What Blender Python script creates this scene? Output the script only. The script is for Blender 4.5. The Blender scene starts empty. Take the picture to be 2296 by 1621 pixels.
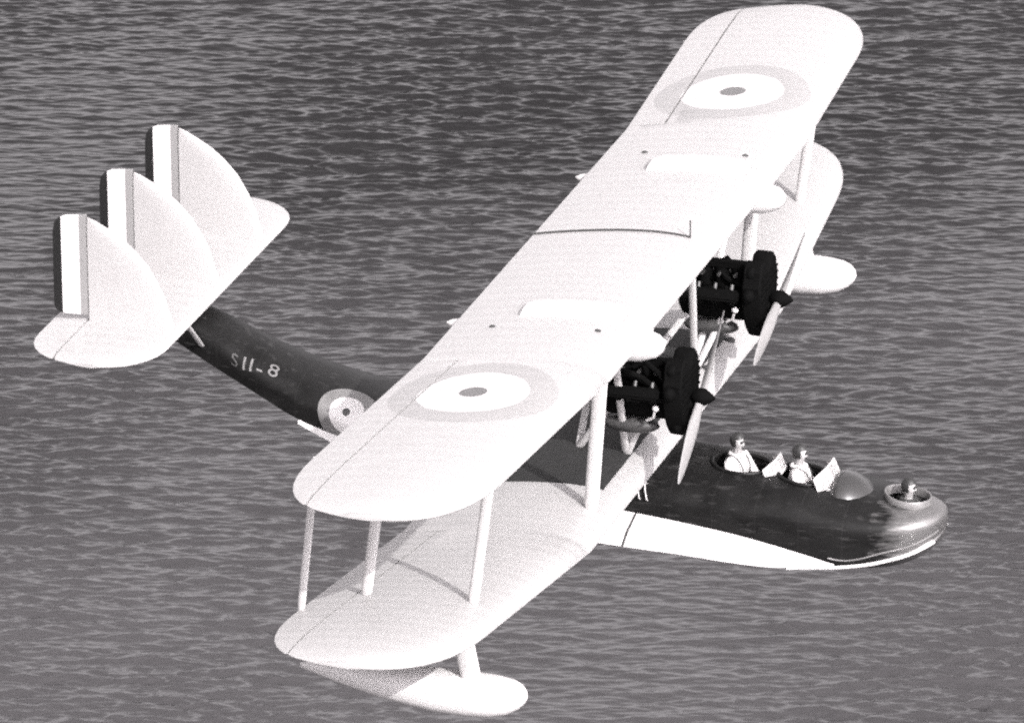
import bpy, bmesh, math, random
import numpy as np
from mathutils import Vector, Matrix

random.seed(7)
rng = np.random.default_rng(11)
sc = bpy.context.scene
COL = sc.collection
R = math.radians

# ------------------------------------------------------------------ camera
AZ, EL, ROLL, DIST = R(-72.095), R(21.658), R(-0.499), 130.47
TARGET = Vector((-1.349, -5.810, 3.188))
FOCAL_PX = 150.705 * DIST            # for a picture 2296 px wide
b = Vector((math.cos(EL) * math.cos(AZ), math.cos(EL) * math.sin(AZ), math.sin(EL)))
r = Vector((-math.sin(AZ), math.cos(AZ), 0)); u = b.cross(r)
cr, sr = math.cos(ROLL), math.sin(ROLL)
right, up_ = cr * r + sr * u, -sr * r + cr * u
cam_d = bpy.data.cameras.new('camera')
cam = bpy.data.objects.new('camera', cam_d); COL.objects.link(cam)
pos = TARGET + DIST * b
cam.matrix_world = Matrix(((right.x, up_.x, b.x, pos.x), (right.y, up_.y, b.y, pos.y),
                           (right.z, up_.z, b.z, pos.z), (0, 0, 0, 1)))
cam_d.sensor_width = 36; cam_d.lens = 36 * FOCAL_PX / 2296
cam_d.clip_start = 1; cam_d.clip_end = 30000
sc.camera = cam

# ------------------------------------------------------------------ sky, sun, exposure
SUN_AZ, SUN_EL = R(-41), R(36)
w = bpy.data.worlds.new('World'); sc.world = w; w.use_nodes = True
nt = w.node_tree; nt.nodes.clear()
sky = nt.nodes.new('ShaderNodeTexSky'); sky.sky_type = 'NISHITA'; sky.sun_disc = False
sky.sun_elevation = SUN_EL; sky.sun_rotation = math.pi / 2 - SUN_AZ
sky.air_density = 1.0; sky.dust_density = 4.0
# black-and-white film of the time: blind to red, so the sky is read through its blue and green light
bw = nt.nodes.new('ShaderNodeMix'); bw.data_type = 'FLOAT'; bw.inputs[0].default_value = 0.7
sepc = nt.nodes.new('ShaderNodeSeparateColor')
tint = nt.nodes.new('ShaderNodeMixRGB'); tint.blend_type = 'MULTIPLY'; tint.inputs[0].default_value = 1
tint.inputs[2].default_value = (1.0, 0.955, 0.985, 1)
bg = nt.nodes.new('ShaderNodeBackground'); bg.inputs[1].default_value = 0.15
wo = nt.nodes.new('ShaderNodeOutputWorld')
nt.links.new(sky.outputs[0], sepc.inputs[0]); nt.links.new(sepc.outputs[1], bw.inputs[2]); nt.links.new(sepc.outputs[2], bw.inputs[3])
nt.links.new(bw.outputs[0], tint.inputs[1])
nt.links.new(tint.outputs[0], bg.inputs[0]); nt.links.new(bg.outputs[0], wo.inputs[0])
sun_d = bpy.data.lights.new('sun', 'SUN'); sun_d.energy = 2.1; sun_d.angle = R(0.53)
sun_d.color = (1.0, 0.985, 0.972)
sun = bpy.data.objects.new('sun', sun_d); COL.objects.link(sun)
sd = Vector((math.cos(SUN_EL) * math.cos(SUN_AZ), math.cos(SUN_EL) * math.sin(SUN_AZ), math.sin(SUN_EL)))
sun.rotation_euler = sd.to_track_quat('Z', 'Y').to_euler(); sun.location = (40, -40, 60)
sc.view_settings.view_transform = 'Standard'; sc.view_settings.look = 'None'
sc.view_settings.exposure = 1.42; sc.view_settings.gamma = 1
sc.render.engine = 'CYCLES'
sc.cycles.pixel_filter_type = 'BLACKMAN_HARRIS'; sc.cycles.filter_width = 2.2
sc.cycles.use_denoising = False
sc.cycles.use_adaptive_sampling = True; sc.cycles.adaptive_threshold = 0.12; sc.cycles.adaptive_min_samples = 36

# ------------------------------------------------------------------ materials
def grey(v, t=(1.0, 0.97, 0.965)):
    return (v * t[0], v * t[1], v * t[2], 1)

class NT:
    def __init__(s, name):
        s.m = bpy.data.materials.new(name); s.m.use_nodes = True
        s.t = s.m.node_tree; s.p = s.t.nodes['Principled BSDF']
    def n(s, kind, **kw):
        o = s.t.nodes.new('ShaderNode' + kind)
        for k, v in kw.items():
            if isinstance(k, str) and hasattr(o, k): setattr(o, k, v)
        return o
    def l(s, a, b): s.t.links.new(a, b)
    def math(s, op, a, b=None):
        o = s.n('Math', operation=op)
        for i, x in enumerate((a, b)):
            if x is None: continue
            if isinstance(x, (int, float)): o.inputs[i].default_value = x
            else: s.l(x, o.inputs[i])
        return o.outputs[0]
    def mix(s, fac, c1, c2):
        o = s.n('MixRGB')
        for i, x in enumerate((fac, c1, c2)):
            if isinstance(x, (int, float, tuple)): o.inputs[i].default_value = x
            else: s.l(x, o.inputs[i])
        return o.outputs[0]
    def coord(s):
        return s.n('TexCoord').outputs['Object']
    def noise(s, scale, detail=3, co=None, stretch=None):
        o = s.n('TexNoise'); o.inputs['Scale'].default_value = scale; o.inputs['Detail'].default_value = detail
        co = co or s.coord()
        if stretch:
            mp = s.n('Mapping'); mp.inputs['Scale'].default_value = stretch; s.l(co, mp.inputs[0]); co = mp.outputs[0]
        s.l(co, o.inputs[0]); return o.outputs[0]

def worn(m, base, amount, scale, stretch=None):
    """base colour (socket or tuple) with uneven weathering"""
    f = m.noise(scale, 5, stretch=stretch)
    k = m.math('MULTIPLY', m.math('SUBTRACT', f, 0.5), amount * 2)
    k = m.math('ADD', k, 1.0)
    mx = m.n('VectorMath', operation='SCALE')
    if isinstance(base, tuple): mx.inputs[0].default_value = base[:3]
    else: m.l(base, mx.inputs[0])
    m.l(k, mx.inputs['Scale'])
    return mx.outputs[0]

def simple(name, v, rough=0.5, amount=0.1, scale=3.0, metal=0.0, stretch=None, spec=0.5):
    m = NT(name)
    m.l(worn(m, grey(v), amount, scale, stretch), m.p.inputs['Base Color'])
    m.p.inputs['Roughness'].default_value = rough; m.p.inputs['Metallic'].default_value = metal
    m.p.inputs['Specular IOR Level'].default_value = spec
    return m.m

CH, GAP, SW, DU, DL, Y0, STG = 2.943, 2.813, R(3.85), R(0.44), R(4.61), 5.2, 0.328
RND_Y, RND_X = 6.8, -(0.52 * CH + (6.8 - Y0) * math.tan(SW))

def wing_material(name, roundel):
    m = NT(name)
    base = grey(0.348)
    if roundel:
        sep = m.n('SeparateXYZ'); m.l(m.coord(), sep.inputs[0])
        dx = m.math('SUBTRACT', sep.outputs[0], RND_X)
        dy = m.math('SUBTRACT', m.math('ABSOLUTE', sep.outputs[1]), RND_Y)
        d = m.math('SQRT', m.math('ADD', m.math('MULTIPLY', dx, dx), m.math('MULTIPLY', dy, dy)))
        geo = m.n('NewGeometry'); ns = m.n('SeparateXYZ'); m.l(geo.outputs['Normal'], ns.inputs[0])
        topside = m.math('GREATER_THAN', ns.outputs[2], 0.0)
        wob = m.math('MULTIPLY', m.math('SUBTRACT', m.noise(1.7, 2), 0.5), 0.05)
        d = m.math('ADD', d, wob)
        ring = m.math('MULTIPLY', m.math('LESS_THAN', d, 1.27), topside)
        white = m.math('MULTIPLY', m.math('LESS_THAN', d, 0.84), topside)
        dot = m.math('MULTIPLY', m.math('LESS_THAN', d, 0.21), topside)
        c = m.mix(ring, base, grey(0.282)); c = m.mix(white, c, grey(0.47)); base = m.mix(dot, c, grey(0.11))
    c = worn(m, base, 0.05, 1.3)
    c = worn(m, c, 0.05, 9.0, (1, 0.25, 1))
    c = worn(m, c, 0.13, 22.0)
    m.l(c, m.p.inputs['Base Color'])
    m.p.inputs['Roughness'].default_value = 0.42
    bump = m.n('Bump'); bump.inputs['Strength'].default_value = 0.45; bump.inputs['Distance'].default_value = 0.01
    wv = m.n('TexWave', wave_type='BANDS', bands_direction='Y'); wv.inputs['Scale'].default_value = 0.95
    wv.inputs['Distortion'].default_value = 0.0
    m.l(m.coord(), wv.inputs[0]); m.l(wv.outputs[1], bump.inputs['Height']); m.l(bump.outputs[0], m.p.inputs['Normal'])
    return m.m

M = {}
M['wing_top'] = wing_material('doped_fabric_with_roundels', True)
M['fabric'] = wing_material('doped_fabric', False)
M['white'] = simple('white_paint', 0.54, 0.35, 0.05, 2.0)
M['strut'] = simple('pale_grey_strut_paint', 0.46, 0.4, 0.06, 5.0)
m = NT('dark_hull_enamel')
co = m.coord(); sp = m.n('SeparateXYZ'); m.l(co, sp.inputs[0])
fx = m.math('ABSOLUTE', m.math('SUBTRACT', m.math('FRACT', m.math('MULTIPLY', sp.outputs[0], 1.45)), 0.5))
seam = m.math('LESS_THAN', fx, 0.016)
blot = m.noise(2.3, 6, stretch=(1, 1, 2)); salt = m.noise(7.0, 4, stretch=(.5, 1, 2.5))
c = m.mix(blot, grey(0.002), grey(0.017))
sl = m.n('MapRange'); sl.inputs[1].default_value = .58; sl.inputs[2].default_value = .8; m.l(salt, sl.inputs[0])
c = m.mix(m.math('MULTIPLY', sl.outputs[0], 0.6), c, grey(0.05))
c = m.mix(m.math('MULTIPLY', m.math('MULTIPLY', seam, salt), 0.16), c, grey(0.05))
# sun highlight at the bow, painted as a paler metallic tone broken by noise
rub = m.n('MapRange'); rub.inputs[1].default_value = 2.95; rub.inputs[2].default_value = 3.85; m.l(sp.outputs[0], rub.inputs[0])  # ramp of the painted bow highlight
bow_glare_n = m.math('ADD', rub.outputs[0], m.math('MULTIPLY', m.math('SUBTRACT', salt, 0.5), 0.9))
rc = m.n('Clamp'); m.l(m.math('MULTIPLY', bow_glare_n, m.math('GREATER_THAN', sp.outputs[0], 2.8)), rc.inputs[0])
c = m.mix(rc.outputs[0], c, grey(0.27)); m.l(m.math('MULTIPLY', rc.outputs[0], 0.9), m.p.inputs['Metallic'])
m.l(c, m.p.inputs['Base Color'])
m.l(m.math('ADD', m.math('MULTIPLY', blot, 0.25), 0.26), m.p.inputs['Roughness'])
m.p.inputs['Specular IOR Level'].default_value = 0.13
bu = m.n('Bump'); bu.inputs['Strength'].default_value = 0.35; bu.inputs['Distance'].default_value = 0.02
m.l(m.noise(3.0, 3), bu.inputs['Height']); m.l(bu.outputs[0], m.p.inputs['Normal'])
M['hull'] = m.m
M['deck'] = simple('dark_walkway', 0.012, 0.75, 0.5, 5.0)
M['black'] = simple('black_engine_enamel', 0.002, 0.8, 0.4, 14.0, spec=0.06)
M['gunmetal'] = simple('dull_engine_metal', 0.05, 0.5, 0.5, 9.0, 0.3)
M['line'] = simple('dark_seam_line', 0.035, 0.8, 0.3, 6.0)
M['ringgrey'] = simple('roundel_ring_grey', 0.15, 0.5, 0.35, 3.0)
M['dotgrey'] = simple('roundel_dot', 0.05, 0.5, 0.2, 3.0)
M['letter'] = simple('white_lettering', 0.14, 0.5, 0.15, 9.0)
M['faded'] = simple('faded_lettering', 0.06, 0.6, 0.5, 9.0)
M['blade'] = simple('pale_propeller_blade', 0.20, 0.4, 0.1, 4.0)
M['rim'] = simple('worn_metal_rim', 0.20, 0.4, 0.6, 5.0, 0.4)
M['skin'] = simple('skin', 0.32, 0.5, 0.1, 30.0)
M['helmet'] = simple('dark_leather', 0.02, 0.5, 0.3, 30.0)
M['jacket'] = simple('white_flying_overalls', 0.55, 0.8, 0.12, 14.0)
M['coat'] = simple('dark_flying_coat', 0.03, 0.8, 0.3, 14.0)
M['hood'] = simple('varnished_hood', 0.04, 0.24, 0.2, 4.0, 0.2, spec=0.9)

m = NT('rudder_stripes')
sep = m.n('SeparateXYZ'); m.l(m.coord(), sep.inputs[0])
c = m.mix(m.math('LESS_THAN', sep.outputs[0], -0.115), grey(0.20), grey(0.53))
c = m.mix(m.math('LESS_THAN', sep.outputs[0], -0.40), c, grey(0.006))
m.l(worn(m, c, 0.06, 4.0), m.p.inputs['Base Color']); m.p.inputs['Roughness'].default_value = 0.45
M['rudder'] = m.m

m = NT('windscreen_glass')
m.p.inputs['Base Color'].default_value = grey(0.9); m.p.inputs['Roughness'].default_value = 0.08
m.p.inputs['Transmission Weight'].default_value = 0.75; m.p.inputs['IOR'].default_value = 1.3
M['glass'] = m.m

m = NT('sea_water')
co = m.coord(); mp = m.n('Mapping'); mp.inputs['Rotation'].default_value = (0, 0, -(AZ + math.pi / 2 + R(5))); m.l(co, mp.inputs[0])
fine = m.noise(2.6, 4, co=mp.outputs[0], stretch=(0.6, 1.7, 1))
bump = m.n('Bump'); bump.inputs['Strength'].default_value = 0.6; bump.inputs['Distance'].default_value = 0.055
m.l(fine, bump.inputs['Height']); m.l(bump.outputs[0], m.p.inputs['Normal'])
big = m.noise(0.03, 3)

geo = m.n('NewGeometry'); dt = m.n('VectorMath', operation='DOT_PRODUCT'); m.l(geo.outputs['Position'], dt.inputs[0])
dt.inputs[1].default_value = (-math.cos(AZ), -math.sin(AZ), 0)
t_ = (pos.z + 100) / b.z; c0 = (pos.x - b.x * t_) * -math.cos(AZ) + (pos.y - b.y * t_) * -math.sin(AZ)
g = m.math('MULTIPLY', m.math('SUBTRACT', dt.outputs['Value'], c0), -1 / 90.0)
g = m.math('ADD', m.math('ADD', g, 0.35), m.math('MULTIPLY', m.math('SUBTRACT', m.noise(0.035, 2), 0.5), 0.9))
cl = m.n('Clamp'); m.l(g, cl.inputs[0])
clear = m.mix(big, grey(0.006, (1, .95, .985)), grey(0.018, (1, .95, .985)))      # dark water; towards the camera a painted paler tone stands in for light
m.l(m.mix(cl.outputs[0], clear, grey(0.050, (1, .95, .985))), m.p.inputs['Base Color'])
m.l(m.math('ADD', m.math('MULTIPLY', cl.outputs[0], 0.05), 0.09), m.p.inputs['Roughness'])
m.p.inputs['IOR'].default_value = 1.36
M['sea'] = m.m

# ------------------------------------------------------------------ helpers
def obj(name, me, mat, parent=None, smooth=True, loc=None):
    if isinstance(me, bmesh.types.BMesh):
        bm = me; bmesh.ops.recalc_face_normals(bm, faces=bm.faces[:])
        me = bpy.data.meshes.new(name); bm.to_mesh(me); bm.free()
    o = bpy.data.objects.new(name, me); COL.objects.link(o)
    if mat is not None: me.materials.append(M[mat] if isinstance(mat, str) else mat)
    if smooth:
        me.polygons.foreach_set('use_smooth', [True] * len(me.polygons))
        try: me.set_sharp_from_angle(angle=R(38))
        except Exception: pass
    if loc is not None: o.location = loc
    if parent is not None: o.parent = parent
    return o

def tag(o, label, cat, group=None):
    o['label'] = label; o['category'] = cat
    if group: o['group'] = group
    return o

def loft(rows, closed_loop=True, cap=True, bm=None):
    bm = bm or bmesh.new()
    V = [[bm.verts.new(p) for p in row] for row in rows]
    n = len(V[0])
    for a, c in zip(V[:-1], V[1:]):
        for i in range(n if closed_loop else n - 1):
            j = (i + 1) % n
            try: bm.faces.new((a[i], a[j], c[j], c[i]))
            except ValueError: pass
    if cap and closed_loop:
        for row in (V[0], V[-1]):
            try: bm.faces.new(row)
            except ValueError: pass
    return bm

def strut_bm(p0, p1, chord=0.16, thick=0.055, n=12, bm=None, fore=Vector((1, 0, 0))):
    p0, p1 = Vector(p0), Vector(p1); ax = (p1 - p0).normalized()
    f = (fore - ax * fore.dot(ax)).normalized(); s = ax.cross(f)
    rows = []
    for k in (0, .04, .5, .96, 1):
        q = p0.lerp(p1, k); sc_ = 0.75 if k in (0, 1) else 1.0
        rows.append([q + f * (math.cos(t) * chord / 2 * sc_) + s * (math.sin(t) * thick / 2 * sc_)
                     for t in [2 * math.pi * i / n for i in range(n)]])
    return loft(rows, bm=bm)

def tube_bm(pts, rad, n=8, bm=None):
    pts = [Vector(p) for p in pts]; rows = []
    for i, p in enumerate(pts):
        d = (pts[min(i + 1, len(pts) - 1)] - pts[max(i - 1, 0)]).normalized()
        a = d.orthogonal().normalized() if i == 0 else (prev - d * prev.dot(d)).normalized()
        prev = a; c = d.cross(a)
        rr = rad[i] if isinstance(rad, (list, tuple)) else rad
        rows.append([p + (a * math.cos(2 * math.pi * k / n) + c * math.sin(2 * math.pi * k / n)) * rr for k in range(n)])
    return loft(rows, bm=bm)

def box_bm(cx, cy, cz, sx, sy, sz, bevel=0.0, bm=None, mat=None):
    own = bmesh.new(); bmesh.ops.create_cube(own, size=1)
    for v in own.verts: v.co = Vector((v.co.x * sx, v.co.y * sy, v.co.z * sz))
    if bevel: bmesh.ops.bevel(own, geom=own.edges[:], offset=bevel, segments=2, affect='EDGES')
    mt = Matrix.Translation((cx, cy, cz)) @ (mat or Matrix.Identity(4))
    bmesh.ops.transform(own, matrix=mt, verts=own.verts[:])
    if bm is None: return own
    me = bpy.data.meshes.new('t'); own.to_mesh(me); own.free(); bm.from_mesh(me); bpy.data.meshes.remove(me)
    return bm

def ball_bm(c, rx, ry, rz, seg=16, rings=10, bm=None):
    own = bmesh.new(); bmesh.ops.create_uvsphere(own, u_segments=seg, v_segments=rings, radius=1)
    for v in own.verts: v.co = Vector((c[0] + v.co.x * rx, c[1] + v.co.y * ry, c[2] + v.co.z * rz))
    if bm is None: return own
    me = bpy.data.meshes.new('t'); own.to_mesh(me); own.free(); bm.from_mesh(me); bpy.data.meshes.remove(me)
    return bm

# ------------------------------------------------------------------ the sea
SEA_Z = -100.0
def make_sea():
    fwd = np.array([-b.x, -b.y]); fwd /= np.linalg.norm(fwd); rt = np.array([r.x, r.y])
    t = (pos.z - SEA_Z) / b.z
    cen = np.array([pos.x - b.x * t, pos.y - b.y * t])
    def axis(half, step):
        a = list(np.arange(0, half, step)); s = step
        while a[-1] < 6000: s *= 1.22; a.append(a[-1] + s)
        a = np.array(a); return np.concatenate([-a[:0:-1], a])
    U, V = axis(30, 0.13), axis(58, 0.075)
    uu, vv = np.meshgrid(U, V, indexing='ij')
    X, Y = uu.copy(), vv.copy(); Z = np.zeros_like(uu)
    env = np.clip((35 - np.abs(uu)) / 7, 0, 1) * np.clip((66 - np.abs(vv)) / 10, 0, 1)
    ins = env > 0
    u0, v0 = uu[ins], vv[ins]; dz = np.zeros_like(u0); du = np.zeros_like(u0); dv = np.zeros_like(u0)
    gust = np.where(v0 < 0, 1 - .0035 * v0, 1.0) * 0.75 + 0.25 * np.sin(u0 * .11 + 1.3) * np.sin(v0 * .05 + .4) + .15 * np.sin(u0 * .23 - v0 * .09)
    for i in range(150):
        lam = 0.30 * (2.8 / 0.30) ** (rng.random() ** 1.25)
        ang = R(5) + rng.normal() * R(15)
        k = 2 * math.pi / lam; kx, ky = k * math.sin(ang), k * math.cos(ang)
        amp = 0.0080 * lam ** 1.0 * (0.4 + rng.random()) * (1.0 if lam < 1.3 else 0.62)
        ph = kx * u0 + ky * v0 + rng.random() * 6.2832
        ph = ph + 0.35 * np.cos(ph)          # lee face steeper than the back
        cph, sph = np.cos(ph), np.sin(ph)
        dz += amp * cph; du -= .3 * amp * sph * math.sin(ang); dv -= .3 * amp * sph * math.cos(ang)
    e = env[ins] * gust
    Z[ins] = dz * e; X[ins] += du * e; Y[ins] += dv * e
    P = np.empty((uu.size, 3), np.float32)
    P[:, 0] = (cen[0] + rt[0] * X + fwd[0] * Y).ravel(); P[:, 1] = (cen[1] + rt[1] * X + fwd[1] * Y).ravel()
    P[:, 2] = Z.ravel()
    nu, nv = uu.shape
    i, j = np.meshgrid(np.arange(nu - 1), np.arange(nv - 1), indexing='ij'); a = (i * nv + j).ravel()
    F = np.stack([a, a + nv, a + nv + 1, a + 1], 1).astype(np.int32)
    me = bpy.data.meshes.new('sea'); me.vertices.add(len(P)); me.vertices.foreach_set('co', P.ravel())
    me.loops.add(F.size); me.loops.foreach_set('vertex_index', F.ravel())
    me.polygons.add(len(F)); me.polygons.foreach_set('loop_start', np.arange(0, F.size, 4, dtype=np.int32))
    me.update(calc_edges=True); me.validate()
    me.polygons.foreach_set('use_smooth', [True] * len(F))
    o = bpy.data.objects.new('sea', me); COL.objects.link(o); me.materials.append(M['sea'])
    o.location.z = SEA_Z; o['kind'] = 'structure'
make_sea()

# ------------------------------------------------------------------ the flying boat
boat = bpy.data.objects.new('flying_boat', None); COL.objects.link(boat)
tag(boat, 'white winged biplane flying boat with dark hull and three fins flying over the sea', 'flying boat')

# ---- wings
def naca(t): return max(0.0, 2.969 * math.sqrt(t) - 1.26 * t - 3.516 * t * t + 2.843 * t ** 3 - 1.036 * t ** 4)
TIP0, TIP1 = 9.3, 11.43
def span_scale(y):
    k = max(0.0, (abs(y) - TIP0) / (TIP1 - TIP0))
    return max(0.02, (1 - min(k, 1) ** 2.7)) ** (1 / 2.7)
def wing_pt(y, f, upper, top):
    s = span_scale(y); f0, f1 = .5 - .5 * s, .5 + .5 * s
    q = min(1, max(0, (f - f0) / (f1 - f0)))
    o = max(abs(y) - Y0, 0)
    x = -f * CH - o * math.tan(SW) - (0 if upper else STG)
    z = (GAP if upper else 0) + o * math.tan(DU if upper else DL)
    th = CH * s ** .8
    z += th * (0.086 * naca(q) if top else -0.030 * naca(q)) + (0.004 if top else -0.004)
    return Vector((x, y, z))
def wing_loop(y, fa, fb, upper, n=16):
    s = span_scale(y); f0, f1 = .5 - .5 * s, .5 + .5 * s
    fa, fb = max(fa, f0), min(fb, f1)
    if fb <= fa: fb = fa + 1e-3
    ts = [(1 - math.cos(math.pi * i / n)) / 2 for i in range(n + 1)]
    return [wing_pt(y, fa + (fb - fa) * t, upper, True) for t in ts] + \
           [wing_pt(y, fa + (fb - fa) * t, upper, False) for t in reversed(ts)]
AIL0, AIL1, HINGE = 5.35, 11.2, 0.788
TIPS = [9.3, 9.6, 9.9, 10.2, 10.5, 10.75, 10.95, 11.1, 11.22, 11.32, 11.39, 11.43]
def half_stations(): return [-y for y in reversed(TIPS)]
def make_wing(upper, mat):
    ys = sorted(set([-y for y in TIPS] + TIPS + [-AIL0, AIL0, 0] + [-Y0, Y0] + [s * k for s in (-1, 1) for k in (1.5, 3, 4.2, 6.5, 8, 8.8)]))
    rows = []
    for y in ys:
        if abs(abs(y) - AIL0) < 1e-6:
            seq = [(y, HINGE), (y + .002, 1.0)] if y < 0 else [(y - .002, 1.0), (y, HINGE)]
        else: seq = [(y, 1.0 if abs(y) < AIL0 else HINGE if abs(y) < AIL1 + .05 else 1.0)]
        for yy, fb in seq: rows.append(wing_loop(yy, 0, fb, upper))
    wing = obj('upper_wing' if upper else 'lower_wing', loft(rows), mat, boat)
    for s in (-1, 1):
        ya = [AIL0 + .025, 6.5, 8, 9.3, 9.6, 9.9, 10.2, 10.5, 10.75, 10.95, 11.1, AIL1 - .02]
        obj('aileron', loft([wing_loop(s * y, HINGE + .011, 1, upper, 10) for y in ya]), mat, wing)
    return wing
UW = make_wing(True, 'wing_top')
LW = make_wing(False, 'fabric')

def on_top(y, f, upper, dz=0.0):
    p = wing_pt(y, f, upper, True); p.z += dz; return p

# fuel tank covers on top, tanks slung below, dark fittings, centre pipe
for s in (-1, 1):
    rows = []
    for f in (.125, .14, .16, .3, .45, .6, .655, .668):
        h = .012 if f in (.125, .668) else .10 if f in (.14, .655) else .13
        row = []
        for dy, k in ((-.24, -.02), (-.225, .8), (-.17, 1), (0, 1.06), (.17, 1), (.225, .8), (.24, -.02)):
            row.append(on_top(s * 3.29 + dy, f, True, h * k))
        rows.append(row)
    obj('tank_cover', loft(rows, closed_loop=False), 'white', UW)
    rows = []
    for x, k in ((.27, .05), (.24, .35), (.15, .65), (-.1, .92), (-.6, 1), (-1.6, 1), (-2.4, .75), (-2.9, .4), (-3.12, .22), (-3.2, .05)):
        rows.append([Vector((x, s * 3.29 + .33 * k * math.cos(t), 2.66 - .02 * k + .27 * k * math.sin(t)))
                     for t in [2 * math.pi * i / 16 for i in range(16)]])
    obj('fuel_tank', loft(rows), 'white', boat)
    for y, f in ((3.95, .20), (3.95, .765)):
        p = on_top(s * y, f, True)
        obj('strut_fitting', ball_bm(p, .055, .035, .03, 10, 6), 'line', UW)
pipe = [on_top(.27, f, True, .012) for f in np.linspace(.995, .135, 14)]
obj('fuel_pipe', tube_bm(pipe, .019, 6), 'line', UW)
p = on_top(.27, .135, True)
obj('vent_pipe', tube_bm([p, p + Vector((0, 0, .29))], .014, 6), 'line', UW)

# dark walkway panel on the lower centre section (built proud of the fabric)
rows = []
for y in (-3.35, -3.3, -2.2, -1.1, 0, 1.1, 2.2, 3.3, 3.35):
    rows.append([on_top(y, f, False, .012 if abs(y) < 3.34 else .0) for f in np.linspace(.125, .985, 14)])
obj('walkway', loft(rows, closed_loop=False), 'deck', LW)
for y in (1.95, 3.2):
    p = on_top(y, .10, False)
    obj('filler_cap', ball_bm(p, .09, .09, .05, 12, 8), 'line', LW)

# ---- struts
def strut(p0, p1, chord=.17, thick=.07, mat='strut', parent=None, name='interplane_strut'):
    return obj(name, strut_bm(p0, p1, chord, thick), mat, parent or boat)
def lw(y, f, d=-.02): return on_top(y, f, False, d)
def uw(y, f, d=.03): 
    p = wing_pt(y, f, True, False); p.z += d; return p
for s in (-1, 1):
    strut(lw(s * 8.7, .165), uw(s * 8.7, .17)); strut(lw(s * 8.65, .735), uw(s * 8.65, .735))
    strut(lw(s * 4.1, .115), uw(s * 4.1, .16), .23, .09); strut(lw(s * 4.1, .70), uw(s * 4.1, .70), .2, .08)
    strut(lw(s * 9.3, .99, -.01), uw(s * 9.42, .99, .01), .12, .05, name='aileron_strut')
    # engine truss: V legs from the foot, bearers to the engine
    ft = lw(s * 1.85, .16)
    strut(ft, uw(s * 3.3, .19), .12, .06, name='engine_strut')
    strut(ft, uw(s * .85, .19), .12, .06, name='engine_strut')
    fr = lw(s * 1.85, .42)
    strut(fr, uw(s * .85, .45), .12, .06, name='engine_strut')
    strut(ft + Vector((.02, s * .02, 0)), (-.42, s * 2.08, 1.02), .11, .06, name='engine_bearer')
    strut(fr, (-1.0, s * 2.1, 1.05), .11, .06, name='engine_bearer')

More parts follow.
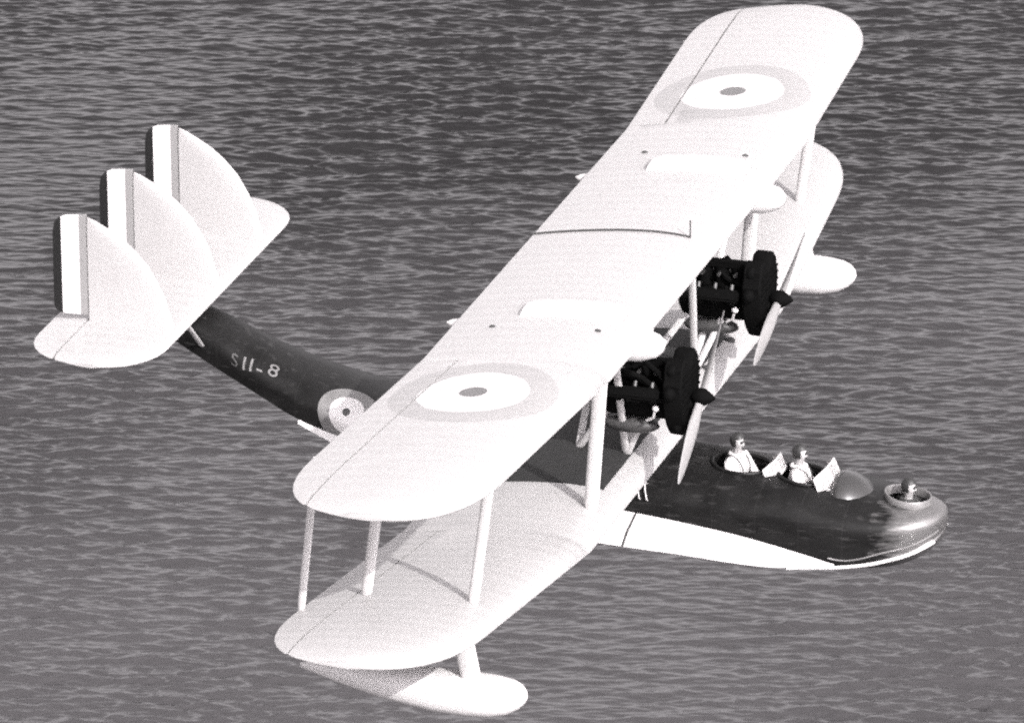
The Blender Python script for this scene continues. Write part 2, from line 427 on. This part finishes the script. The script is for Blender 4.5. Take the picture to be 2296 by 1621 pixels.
# ---- engines: three banks of four cylinders in a broad arrow, radiator ahead
ENG_X, ENG_Y, ENG_Z = -.42, 2.15, 1.38
for s in (-1, 1):
    cy = s * ENG_Y
    rows = []
    for x, k in ((-1.12, .5), (-1.05, .9), (-.9, 1), (.05, 1), (.15, .85), (.36, .4), (.42, .25)):
        rows.append([Vector((x, cy + .24 * k * math.cos(t), ENG_Z - .1 + .27 * k * math.sin(t)))
                     for t in [2 * math.pi * (i + .5) / 12 for i in range(12)]])
    eng = obj('engine', loft(rows), 'black', boat)
    for a in (-60, 0, 60):
        rot = Matrix.Rotation(R(-a), 4, 'X')
        d = rot @ Vector((0, 0, 1))
        for k in range(4):
            x = -.98 + k * .27
            c0 = Vector((x, cy, ENG_Z - .1)) + d * .18; c1 = Vector((x, cy, ENG_Z - .1)) + d * .60
            obj('cylinder', tube_bm([c0, c0.lerp(c1, .25), c0.lerp(c1, .26), c1], [.085, .085, .115, .115], 12), 'black', eng)
        c = Vector((-.575, cy, ENG_Z - .1)) + d * .64
        obj('cam_cover', box_bm(c.x, c.y, c.z, 1.12, .19, .12, .03, mat=rot), 'black', eng)
        sd2 = rot @ Vector((0, 1, 0))
        for k in range(4):
            x = -.98 + k * .27
            q = Vector((x, cy, ENG_Z - .1)) + d * .52 - sd2 * .10 * (1 if a >= 0 else -1)
            obj('exhaust_stub', tube_bm([q, q - sd2 * .1 * (1 if a >= 0 else -1)], .032, 8), 'gunmetal', eng)
    # radiator, pointed at the bottom
    prof = [(0, -.70), (.16, -.62), (.34, -.42), (.47, -.12), (.53, .16), (.55, .34), (.47, .46), (.46, .58), (.34, .70), (.20, .71), (.11, .60), (0, .46)]
    prof = [(y * .93, z * .95) for y, z in prof]
    prof = prof + [(-y, z) for y, z in reversed(prof[1:-1])]
    rows = []
    for x, k in ((.02, .94), (.05, 1), (.30, 1), (.33, .95)):
        rows.append([Vector((x, cy + y * k, 1.42 + z * k)) for y, z in prof])
    rad = obj('radiator', loft(rows), 'black', eng)
    for k, (dy, z, q) in enumerate(((-.31, 1.93, .15), (.31, 1.95, .15), (-.02, 1.82, .13), (-.50, 1.62, .13), (.50, 1.62, .13), (-.22, .98, .14), (.2, .95, .13))):
        obj('header_tank', ball_bm((.14 + .03 * (k % 3), cy + dy, z), q * .8, q, q * .85, 12, 8), 'black', eng)
    for k in range(6):
        a = random.uniform(-.5, .5); x0 = random.uniform(-1.0, -.2)
        q0 = Vector((x0, cy + a, 1.5 + random.uniform(-.25, .45)))
        obj('manifold_pipe', tube_bm([q0, q0 + Vector((.18, random.uniform(-.15, .15), .1)), q0 + Vector((.42, random.uniform(-.2, .2), -.05)), (.1, cy + a * .8, 1.45)], .045, 7), 'black', eng)
    bm = bmesh.new()
    for k in range(9):
        z = .92 + k * .115; hw = np.interp(z - 1.42, [-.7, -.42, -.12, .18, .42, .6], [.02, .33, .45, .5, .48, .36])
        box_bm(.345, cy, z, .03, hw * 1.75, .018, 0, bm)
    obj('radiator_shutter', bm, 'black', eng)
    obj('oil_tank', ball_bm((-.62, cy, .86), .46, .17, .14, 16, 10), 'gunmetal', eng)
    obj('exhaust_cap', ball_bm((-.12, cy - .36, 1.30), .055, .055, .055, 10, 8), 'white', eng)
    obj('oil_pipe', tube_bm([(-.14, cy - .36, 1.24), (-.16, cy - .34, 1.14), (-.28, cy - .3, 1.06)], .022, 6), 'strut', eng)
    # propeller
    hub = Vector((.50, cy, 1.42))
    prop = obj('propeller', tube_bm([hub - Vector((.12, 0, 0)), hub - Vector((.05, 0, 0)), hub + Vector((.05, 0, 0)), hub + Vector((.16, 0, 0)), hub + Vector((.22, 0, 0))],
               [.09, .14, .14, .07, .02], 14), 'black', boat)
    ang = R(22 if s > 0 else 38)
    for q in (0, 1):
        rd = Vector((0, -math.cos(ang), -math.sin(ang))) * (1 if q == 0 else -1)
        tn = Vector((1, 0, 0)).cross(rd)
        rows = []
        for rr, ch, tw in ((.06, .12, 62), (.25, .14, 55), (.5, .19, 42), (.8, .21, 31), (1.1, .19, 24), (1.35, .145, 20), (1.5, .08, 18), (1.55, .02, 17)):
            ca, sa = math.cos(R(tw)), math.sin(R(tw)); dirc = tn * ca + Vector((1, 0, 0)) * sa; nr = dirc.cross(rd)
            th = .07 * (1 - rr / 1.7) + .012
            rows.append([hub + rd * rr + dirc * (ch / 2 * math.cos(t)) + nr * (th / 2 * math.sin(t)) for t in [2 * math.pi * i / 12 for i in range(12)]])
        obj('blade', loft(rows), 'blade', prop)

# ---- hull  (section table: x, top, crown height, half width, lower edge z, its half width, chine half width, chine z, keel z)
#HULL-BEGIN
HT = np.array([
 (3.82, -1.02, .05, .06, -1.16, .05, .06, -1.18, -1.22),
 (3.78, -.93, .11, .22, -1.22, .19, .22, -1.26, -1.34),
 (3.68, -.875, .18, .41, -1.28, .38, .405, -1.32, -1.48),
 (3.50, -.83, .25, .59, -1.36, .55, .585, -1.40, -1.66),
 (3.05, -.78, .32, .83, -1.47, .80, .845, -1.52, -1.92),
 (2.4, -.70, .38, .98, -1.608, .985, 1.02, -1.625, -2.04),
 (1.9, -.63, .40, 1.03, -1.500, 1.03, 1.13, -1.645, -2.10),
 (1.4, -.57, .41, 1.05, -1.40, 1.03, 1.32, -1.63, -2.10),
 (0.9, -.54, .42, 1.07, -1.305, 1.04, 1.40, -1.60, -2.08),
 (0.0, -.49, .43, 1.08, -1.185, 1.05, 1.47, -1.53, -2.04),
 (-1.0, -.42, .43, 1.08, -1.09, 1.05, 1.50, -1.49, -2.0),
 (-3.0, -.22, .45, 1.07, -.95, 1.03, 1.48, -1.35, -1.85),
 (-4.6, -.10, .36, 1.02, -.68, .98, 1.25, -.98, -1.4),
 (-5.85, .08, .28, .93, -.42, .92, 1.0, -.54, -.80),
 (-6.48, .27, .30, .81, -.29, .80, .84, -.345, -.52),
 (-7.35, .62, .33, .64, .05, .62, .62, .03, -.08),
 (-8.2, 1.02, .30, .50, .42, .47, .47, .40, .34),
 (-9.2, 1.33, .20, .35, .92, .30, .30, .91, .88),
 (-9.75, 1.42, .10, .12, 1.2, .10, .10, 1.19, 1.18)])[::-1]
def hull_sec(x):
    xs = HT[:, 0]
    i = int(np.clip(np.searchsorted(xs, x) - 1, 0, len(xs) - 2))
    def slope(k):
        if k <= 0: return (HT[1] - HT[0]) / (xs[1] - xs[0])
        if k >= len(xs) - 1: return (HT[-1] - HT[-2]) / (xs[-1] - xs[-2])
        h0, h1 = xs[k] - xs[k - 1], xs[k + 1] - xs[k]
        return ((HT[k] - HT[k - 1]) / h0 * h1 + (HT[k + 1] - HT[k]) / h1 * h0) / (h0 + h1)
    h = xs[i + 1] - xs[i]; t = (x - xs[i]) / h
    return (2*t**3-3*t**2+1)*HT[i] + (t**3-2*t**2+t)*h*slope(i) + (-2*t**3+3*t**2)*HT[i+1] + (t**3-t**2)*h*slope(i+1)
def hull_profile(x, n=14):
    """from crown (0,top) down to the lower edge, positive half width"""
    _, zt, hc, wd, zb, wb, wc, zc, zk = hull_sec(x)
    zs = zt - hc; P = []
    for i in range(n + 1):
        a = math.pi / 2 * (1 - i / n); e = 2 / 2.35
        P.append((wd * max(0, math.cos(a)) ** e, zs + hc * max(0, math.sin(a)) ** e))
    for k in (.33, .66, 1): P.append((wd + (wb - wd) * k, zs + (zb - zs) * k))
    return P
def hull_point(x, s, off=0.0):
    """point on the starboard side at arc length s from the crown, pushed out by off"""
    P = np.array(hull_profile(x, 40)); d = np.r_[0, np.cumsum(np.hypot(*np.diff(P, axis=0).T))]
    y, z = np.interp(s, d, P[:, 0]), np.interp(s, d, P[:, 1])
    y2, z2 = np.interp(s + .02, d, P[:, 0]), np.interp(s + .02, d, P[:, 1])
    n = np.array([-(z2 - z), (y2 - y)]); n /= max(1e-9, np.hypot(*n))
    return (x, -(y + n[0] * off), z + n[1] * off)
#HULL-END
xs_h = list(np.linspace(-9.75, -3, 28)) + list(np.linspace(-2.7, 2.9, 24)) + [3.1, 3.25, 3.38, 3.48, 3.56, 3.63, 3.69, 3.74, 3.78, 3.80, 3.82]
rows = []
for x in xs_h:
    P = hull_profile(x); S = hull_sec(x); zb, zk = S[4], S[8]
    kb = zk if x < -6.5 else zb + (zk - zb) * .45
    rows.append([Vector((x, -y, z)) for y, z in reversed(P)] + [Vector((x, y, z)) for y, z in P[1:]] + [Vector((x, 0, kb))])
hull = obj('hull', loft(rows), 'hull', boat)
# open cockpits cut into the deck
cutters = []
COCK = [(.52, .47, .40), (1.52, .40, .40), (3.2, .36, .33)]
for cx, rx, ry in COCK:
    zt = hull_sec(cx)[1]
    bm = bmesh.new(); n = 24
    ring = lambda z: [Vector((cx + rx * math.cos(t), ry * math.sin(t), z)) for t in [2 * math.pi * i / n for i in range(n)]]
    loft([ring(zt - .9 if cx < 2.5 else zt - .62), ring(zt + .5)], bm=bm)
    o = obj('cutter', bm, 'deck'); cutters.append(o)
    md = hull.modifiers.new('cut', 'BOOLEAN'); md.operation = 'DIFFERENCE'; md.object = o; md.solver = 'EXACT'
dg = bpy.context.evaluated_depsgraph_get()
me = bpy.data.meshes.new_from_object(hull.evaluated_get(dg)); hull.modifiers.clear()
hull.data = me
for o in cutters: bpy.data.objects.remove(o, do_unlink=True)
try: me.set_sharp_from_angle(angle=R(38))
except Exception: pass
def deck_z(x, y):
    P = np.array(hull_profile(x, 40)); return float(np.interp(abs(y), P[:41, 0], P[:41, 1]))
for cx, rx, ry in COCK:
    pts = []
    for i in range(33):
        t = 2 * math.pi * i / 32; x, y = cx + rx * math.cos(t), ry * math.sin(t)
        pts.append((x, y, deck_z(x, y) + .012))
    if cx < 2.5: obj('cockpit_rim', tube_bm(pts, .032, 8), 'hull', hull)
    else:
        rows = []
        for k, dz in ((1.0, -.03), (1.04, -.02), (1.05, .07), (1.02, .09), (.98, .09), (.95, .07), (.95, -.05)):
            rows.append([Vector((cx + (q[0] - cx) * k, q[1] * k, q[2] + dz)) for q in pts[:-1]])
        obj('cockpit_rim', loft(rows, cap=False), 'rim', hull)

# planing bottom, white, flaring out below the dark body
def bottom_row(x):
    S = hull_sec(x); zb, wb, wc, zc, zk = S[4:9]
    half = []
    for k in (0, .25, .5, .75, 1):
        y = wb + (wc - wb) * k ** .8; z = zb + (zc - zb) * k; half.append((y, z))
    for k in (.33, .66, 1): half.append((wc * (1 - k), zc + (zk - zc) * k ** .85))
    return [Vector((x, -y, z)) for y, z in half] + [Vector((x, y, z)) for y, z in reversed(half[:-1])]
xw = [q for q in xs_h if -6.55 < q < 2.25] + [2.3]
pb = obj('planing_bottom', loft([bottom_row(x) for x in xw], closed_loop=False), 'white', boat)
obj('forefoot', loft([bottom_row(x) for x in [2.3] + [q for q in xs_h if q > 2.35]], closed_loop=False), 'hull', pb)
for s in (-1, 1):
    pts = []
    for x in np.linspace(1.6, 3.72, 26):
        S = hull_sec(x); pts.append((x, s * (S[6] + .012), S[7]))
    obj('chine_strake', tube_bm(pts, .028, 8), 'white', pb)
    pts = []
    for x in np.linspace(2.2, 3.76, 18):
        S = hull_sec(x); pts.append((x, s * (S[5] + .02), S[4] + .085))
    obj('rubbing_strake', tube_bm(pts, .014, 6), 'rim', pb)
S = hull_sec(-.92)
obj('step_seam', tube_bm([(-.88, -S[5] - .02, S[4]), (-.93, -(S[5] + S[6]) / 2 - .05, (S[4] + S[7]) / 2 + .02), (-.97, -S[6] - .01, S[7] + .01)], .016, 6), 'line', pb)
for x in (-.86, -.74):
    P = [hull_point(x + dx, s, off) for dx, s, off in ((0, .98, 0.), (-.02, 1.0, .06), (.02, 1.12, .07), (.05, 1.22, .05), (.05, 1.25, 0.))]
    obj('hand_grip', tube_bm(P, .012, 6), 'strut', hull)

# roundel and lettering painted on the hull side
def disc(x0, s0, r0, r1, off, name, mat, rings=4, n=40):
    rows = []
    for k in range(rings + 1):
        rr = r0 + (r1 - r0) * k / rings
        rows.append([Vector(hull_point(x0 + rr * math.cos(t), s0 + 1.35 * rr * math.sin(t), off)) for t in [2 * math.pi * i / n for i in range(n)]])
    obj(name, loft(rows, cap=False), mat, hull)
HRX, HRS = -5.70, .82
disc(HRX, HRS, .27, .46, .010, 'roundel_ring', 'ringgrey', 5)
disc(HRX, HRS, .06, .27, .010, 'roundel_disc', 'white', 5)
disc(HRX, HRS, .001, .06, .010, 'roundel_dot', 'dotgrey', 2)
def letter(ch, x0, s0, h, mat, wd=1.0):
    cu = bpy.data.curves.new('t', 'FONT'); cu.body = ch; cu.size = 1.0; cu.align_x = 'CENTER'
    o = bpy.data.objects.new('t', cu); COL.objects.link(o)
    dg = bpy.context.evaluated_depsgraph_get(); me = bpy.data.meshes.new_from_object(o.evaluated_get(dg))
    bpy.data.objects.remove(o, do_unlink=True)
    bm = bmesh.new(); bm.from_mesh(me)
    bmesh.ops.triangulate(bm, faces=bm.faces[:])
    bmesh.ops.subdivide_edges(bm, edges=bm.edges[:], cuts=2)
    for v in bm.verts:
        a, c = v.co.x * h * 1.38 * wd, (v.co.y - .36) * h * 1.38
        v.co = hull_point(x0 + a, s0 - c, .010)
    me2 = bpy.data.meshes.new('letter'); bm.to_mesh(me2); bm.free()
    ob = obj('letter', me2, mat, hull); return ob
LET = [('S', -7.62, .66, .20, 'faded', 1.0), ('1', -7.46, .635, .215, 'letter', 1.2), ('1', -7.345, .61, .215, 'letter', 1.2),
       ('-', -7.20, .60, .24, 'letter', 1.2), ('8', -6.99, .53, .25, 'letter', 1.05)]
for a in LET: letter(*a)

# fairing between hull and lower wing
rows = []
for x in np.linspace(-3.0, -.55, 9):
    zt = hull_sec(x)[1]
    rows.append([Vector((x, y, z)) for y, z in ((-.75, zt - .12), (-.55, -.02), (.55, -.02), (.75, zt - .12))])
obj('wing_fairing', loft(rows), 'hull', boat)

# windscreens
def windscreen(cx, zb, w2, h, rake):
    o = obj('windscreen', tube_bm([(cx, -w2, zb - .12), (cx + .12, -w2 * .6, zb - .02), (cx + .15, 0, zb + .02), (cx + .12, w2 * .6, zb - .02), (cx, w2, zb - .12)], .02, 6), 'strut', boat)
    base = [Vector((cx - .02, -w2, zb - .10)), Vector((cx + .14, -w2 * .4, zb + .01)), Vector((cx + .14, w2 * .4, zb + .01)), Vector((cx - .02, w2, zb - .10))]
    top = [p + Vector((-rake, 0, h * (1 if i in (1, 2) else .85))) for i, p in enumerate(base)]
    top[0].y *= .85; top[3].y *= .85
    for i in range(3):
        bm = bmesh.new(); n = (base[i + 1] - base[i]).cross(top[i] - base[i]).normalized() * .006
        loft([[base[i] - n, base[i + 1] - n, top[i + 1] - n, top[i] - n], [base[i] + n, base[i + 1] + n, top[i + 1] + n, top[i] + n]], bm=bm)
        obj('pane', bm, 'glass', o, smooth=False)
    for i in range(4):
        obj('frame_post', tube_bm([base[i], top[i]], .014, 6), 'strut', o)
    obj('frame_rail', tube_bm(top, .014, 6), 'strut', o)
    return o
windscreen(1.06, deck_z(1.06, 0), .34, .20, .10)

# rounded hood with a light panel ahead of the pilot
rows = []
for x, k in ((1.98, .02), (2.0, .72), (2.08, .92), (2.2, 1.0), (2.35, .95), (2.5, .8), (2.62, .55), (2.70, .28), (2.73, .03)):
    z0 = deck_z(x, 0)
    rows.append([Vector((x, .56 * k * math.cos(t), z0 - .22 + (.42 * k) * math.sin(t))) for t in [math.pi * i / 16 for i in range(17)]])
hood = obj('pilot_hood', loft(rows, closed_loop=False), 'hood', boat)
ws = windscreen(1.93, deck_z(1.95, 0) + .02, .46, .27, .12)

# ---- tail
TX0, TX1, THINGE, TZ = -7.92, -10.06, -9.47, 1.5
def tail_scale(y):
    k = max(0, (abs(y) - 2.75) / 1.05); return max(.03, 1 - min(k, 1) ** 2.2) ** (1 / 2.2)
def tail_loop(y, xa, xb, n=12):
    s = tail_scale(y); mid = -8.92; f0, f1 = mid + (TX0 - mid) * s, mid + (TX1 - mid) * s
    xa, xb = min(xa, f0), max(xb, f1)
    if xb >= xa: xb = xa - 1e-3
    L = []
    ts = [(1 - math.cos(math.pi * i / n)) / 2 for i in range(n + 1)]
    for sg in (1, -1):
        for t in (ts if sg > 0 else reversed(ts)):
            x = xa + (xb - xa) * t; q = min(1, max(0, (f0 - x) / (f0 - f1)))
            L.append(Vector((x, y, TZ + sg * (.085 * naca(q) * s ** .7 + .004))))
    return L
tys = [0, 1, 2, 2.75, 2.95, 3.15, 3.35, 3.5, 3.62, 3.71, 3.77, 3.80]
tys = [-y for y in reversed(tys[1:])] + tys
tp = obj('tailplane', loft([tail_loop(y, 0, THINGE) for y in tys]), 'fabric', boat)
for s in (-1, 1):
    ya = [.05, 1, 2, 2.75, 2.95, 3.15, 3.35, 3.5, 3.6, 3.66]
    obj('elevator', loft([tail_loop(s * y, THINGE - .028, -99, 8) for y in ya]), 'fabric', tp)
FIN = [(-8.03, 1.50), (-8.06, 1.62), (-8.10, 1.75), (-8.18, 2.02), (-8.30, 2.28), (-8.47, 2.57), (-8.69, 2.81), (-8.90, 2.98), (-9.12, 3.11), (-9.30, 3.205), (-9.44, 3.26)]
for y in (-2.1, 0, 2.1):
    rows = []
    for x, z in FIN:
        pass
    zs_ = [p[1] for p in FIN]
    for x, z in FIN:
        n = 10; row = []
        for sg in (1, -1):
            for i in (range(n + 1) if sg > 0 else range(n, -1, -1)):
                t = (1 - math.cos(math.pi * i / n)) / 2
                q = t * .75
                row.append(Vector((x + (-9.45 - x) * t, y + sg * (.055 * min(1, naca(q)) * min(1, (x + 9.47) / .5) + .004), z)))
        rows.append(row)
    fin = obj('fin', loft(rows), 'fabric', tp)
    # rudder: striped, TE eased to starboard
    rows = []
    for z, k in ((1.66, .80), (1.72, .95), (1.8, 1), (2.4, 1), (3.0, .99), (3.16, .94), (3.24, .82), (3.29, .6)):
        row = []; L = .54 * k
        for sg in (1, -1):
            for i in (range(9) if sg > 0 else range(8, -1, -1)):
                t = i / 8; row.append(Vector((-L * t, sg * (.05 * (1 - t) ** .8 + .004), z)))
        rows.append(row)
    ru = obj('rudder', loft(rows), 'rudder', fin); ru.location = (-9.472, y, 0); ru.rotation_euler.z = R(10)
strut((-8.15, -1.45, 1.47), (-8.2, -.47, .64), .09, .05, name='tail_strut')

# ---- wing tip floats
for s in (-1, 1):
    rows = []
    for x, k, h, zc in ((-3.66, .06, .04, -.70), (-3.4, .22, .09, -.715), (-2.9, .5, .17, -.75), (-2.2, .82, .245, -.80), (-1.5, 1, .29, -.835), (-1.0, 1, .30, -.84),
                        (-.65, .93, .285, -.83), (-.4, .75, .24, -.81), (-.25, .5, .17, -.79), (-.17, .25, .09, -.78), (-.14, .04, .02, -.775)):
        row = []
        for i in range(20):
            t = 2 * math.pi * i / 20; e = .8
            cx_, sx_ = math.cos(t), math.sin(t)
            row.append(Vector((x, s * 8.95 + .40 * k * math.copysign(abs(cx_) ** e, cx_), zc + h * math.copysign(abs(sx_) ** e, sx_))))
        rows.append(row)
    fl = obj('wing_float', loft(rows), 'white', boat)
    for x, f in ((-1.0, .2), (-2.4, .7)):
        for dy in (-.1, .1):
            p1 = wing_pt(s * 8.95 + dy, f, False, False)
            obj('float_strut', strut_bm((x, s * 8.95 + dy * .9, -.62), p1 + Vector((0, 0, .03)), .24, .07), 'strut', fl)

# ------------------------------------------------------------------ crew
def skin_mesh(verts, edges, radii, root=0, sub=1):
    me = bpy.data.meshes.new('s'); me.from_pydata([Vector(v) for v in verts], edges, [])
    o = bpy.data.objects.new('s', me); COL.objects.link(o)
    md = o.modifiers.new('skin', 'SKIN'); md.use_smooth_shade = True
    for i, rr in enumerate(radii):
        v = me.skin_vertices[0].data[i]; v.radius = rr if isinstance(rr, tuple) else (rr, rr); v.use_root = (i == root)
    sb = o.modifiers.new('sub', 'SUBSURF'); sb.levels = sub; sb.render_levels = sub
    dg = bpy.context.evaluated_depsgraph_get(); out = bpy.data.meshes.new_from_object(o.evaluated_get(dg))
    bpy.data.objects.remove(o, do_unlink=True); return out

def person(loc, label, jacket, turn=0.0, kneel=False):
    """local frame: x forward, z up, origin at the hips (seated)"""
    root = bpy.data.objects.new('person', None); COL.objects.link(root); root.location = loc; root.rotation_euler.z = turn; root.scale = (1.07, 1.07, 1.07)
    tag(root, label, 'person', None)
    V, E, Rr = [], [], []
    def add(p, rad, par=None):
        V.append(p); Rr.append(rad); i = len(V) - 1
        if par is not None: E.append((par, i))
        return i
    hip = add((0, 0, .02), (.15, .13)); belly = add((.0, 0, .2), (.14, .12), hip); chest = add((.02, 0, .40), (.16, .125), belly)
    nb = add((.015, 0, .55), (.075, .07), chest); nk = add((.03, 0, .62), .055, nb)
    h1 = add((.05, 0, .70), (.085, .07), nk); h2 = add((.05, 0, .78), (.095, .078), h1); h3 = add((.045, 0, .86), (.07, .06), h2)
    add((.155, 0, .735), .014, h2)                                          # nose
    arms = []
    for s in (-1, 1):
        sh = add((.01, s * .19, .50), .065, chest); el = add((.12, s * .27, .26), .048, sh); wr = add((.36, s * .16, .24), .034, el)
        pm = add((.43, s * .13, .25), (.04, .022), wr); arms.append((s, pm))
        for k in range(4):
            q = add((.48, s * (.155 - .022 * k), .255 + .004 * k), .0095, pm); q2 = add((.515 - .004 * abs(k - 1), s * (.155 - .022 * k), .238), .0085, q)
            add((.50 - .004 * abs(k - 1), s * (.152 - .022 * k), .215), .008, q2)
        q = add((.45, s * .085, .245), .0105, pm); add((.485, s * .075, .225), .009, q)
        if kneel:
            th = add((.10, s * .10, -.01), .08, hip); kn = add((.22, s * .11, .02), .058, th); an = add((.06, s * .12, -.06), .042, kn); add((-.02, s * .12, -.07), .036, an)
        else:
            th = add((.18, s * .10, .0 + .03), .082, hip); kn = add((.30, s * .12, .06), .06, th); an = add((.34, s * .12, -.18), .042, kn); add((.40, s * .12, -.21), .038, an)
    obj('body', skin_mesh(V, E, Rr), 'skin', root)
    # jacket follows torso and arms
    JV = [(0, 0, .0), (0, 0, .2), (.02, 0, .41), (.02, 0, .55)]; JE = [(0, 1), (1, 2), (2, 3)]; JR = [(.165, .15), (.165, .15), (.19, .16), (.10, .095)]
    for s in (-1, 1):
        i = len(JV); JV += [(.01, s * .20, .50), (.12, s * .27, .26), (.33, s * .165, .24)]; JR += [.085, .064, .05]; JE += [(2, i), (i, i + 1), (i + 1, i + 2)]
    jk = obj('jacket', skin_mesh(JV, JE, JR), jacket, root)
    obj('collar', tube_bm([(.02 + .10 * math.cos(t), .09 * math.sin(t), .575) for t in [2 * math.pi * i / 16 for i in range(17)]], .035, 8), jacket, root)
    bm = bmesh.new()
    for s in (-1, 1):
        tube_bm([(-.09, s * .10, .56), (.03, s * .115, .595), (.15, s * .10, .52), (.205, s * .085, .40), (.19, s * .06, .22)], .010, 6, bm)
    obj('harness', bm, 'helmet' if jacket == 'jacket' else 'gunmetal', root)
    # helmet: cap over the back and top of the head
    bm = ball_bm((.035, 0, .785), .125, .108, .135, 18, 12)
    dele = [v for v in bm.verts if v.co.x > .10 and v.co.z < .83 or v.co.z < .69]
    bmesh.ops.delete(bm, geom=dele, context='VERTS')
    obj('helmet', bm, 'helmet', root)
    bm = bmesh.new()
    for s in (-1, 1): ball_bm((.145, s * .036, .795), .018, .03, .022, 10, 6, bm)
    obj('goggles', bm, 'gunmetal', root)
    obj('mouth', box_bm(.132, 0, .70, .012, .045, .008, .002), 'helmet', root)
    return root
def seat(cx, dz): return (cx - .10, 0, hull_sec(cx)[1] + dz)
person(seat(.52, -.46), 'crew member in white overalls and dark helmet in the rear cockpit next to the wing', 'jacket', R(-22))
person(seat(1.52, -.48), 'pilot in white overalls and dark helmet seated right behind the large rounded hood', 'jacket')
person(seat(3.28, -.62), 'gunner in dark coat and helmet crouching in the open bow cockpit', 'coat', R(-12), True)
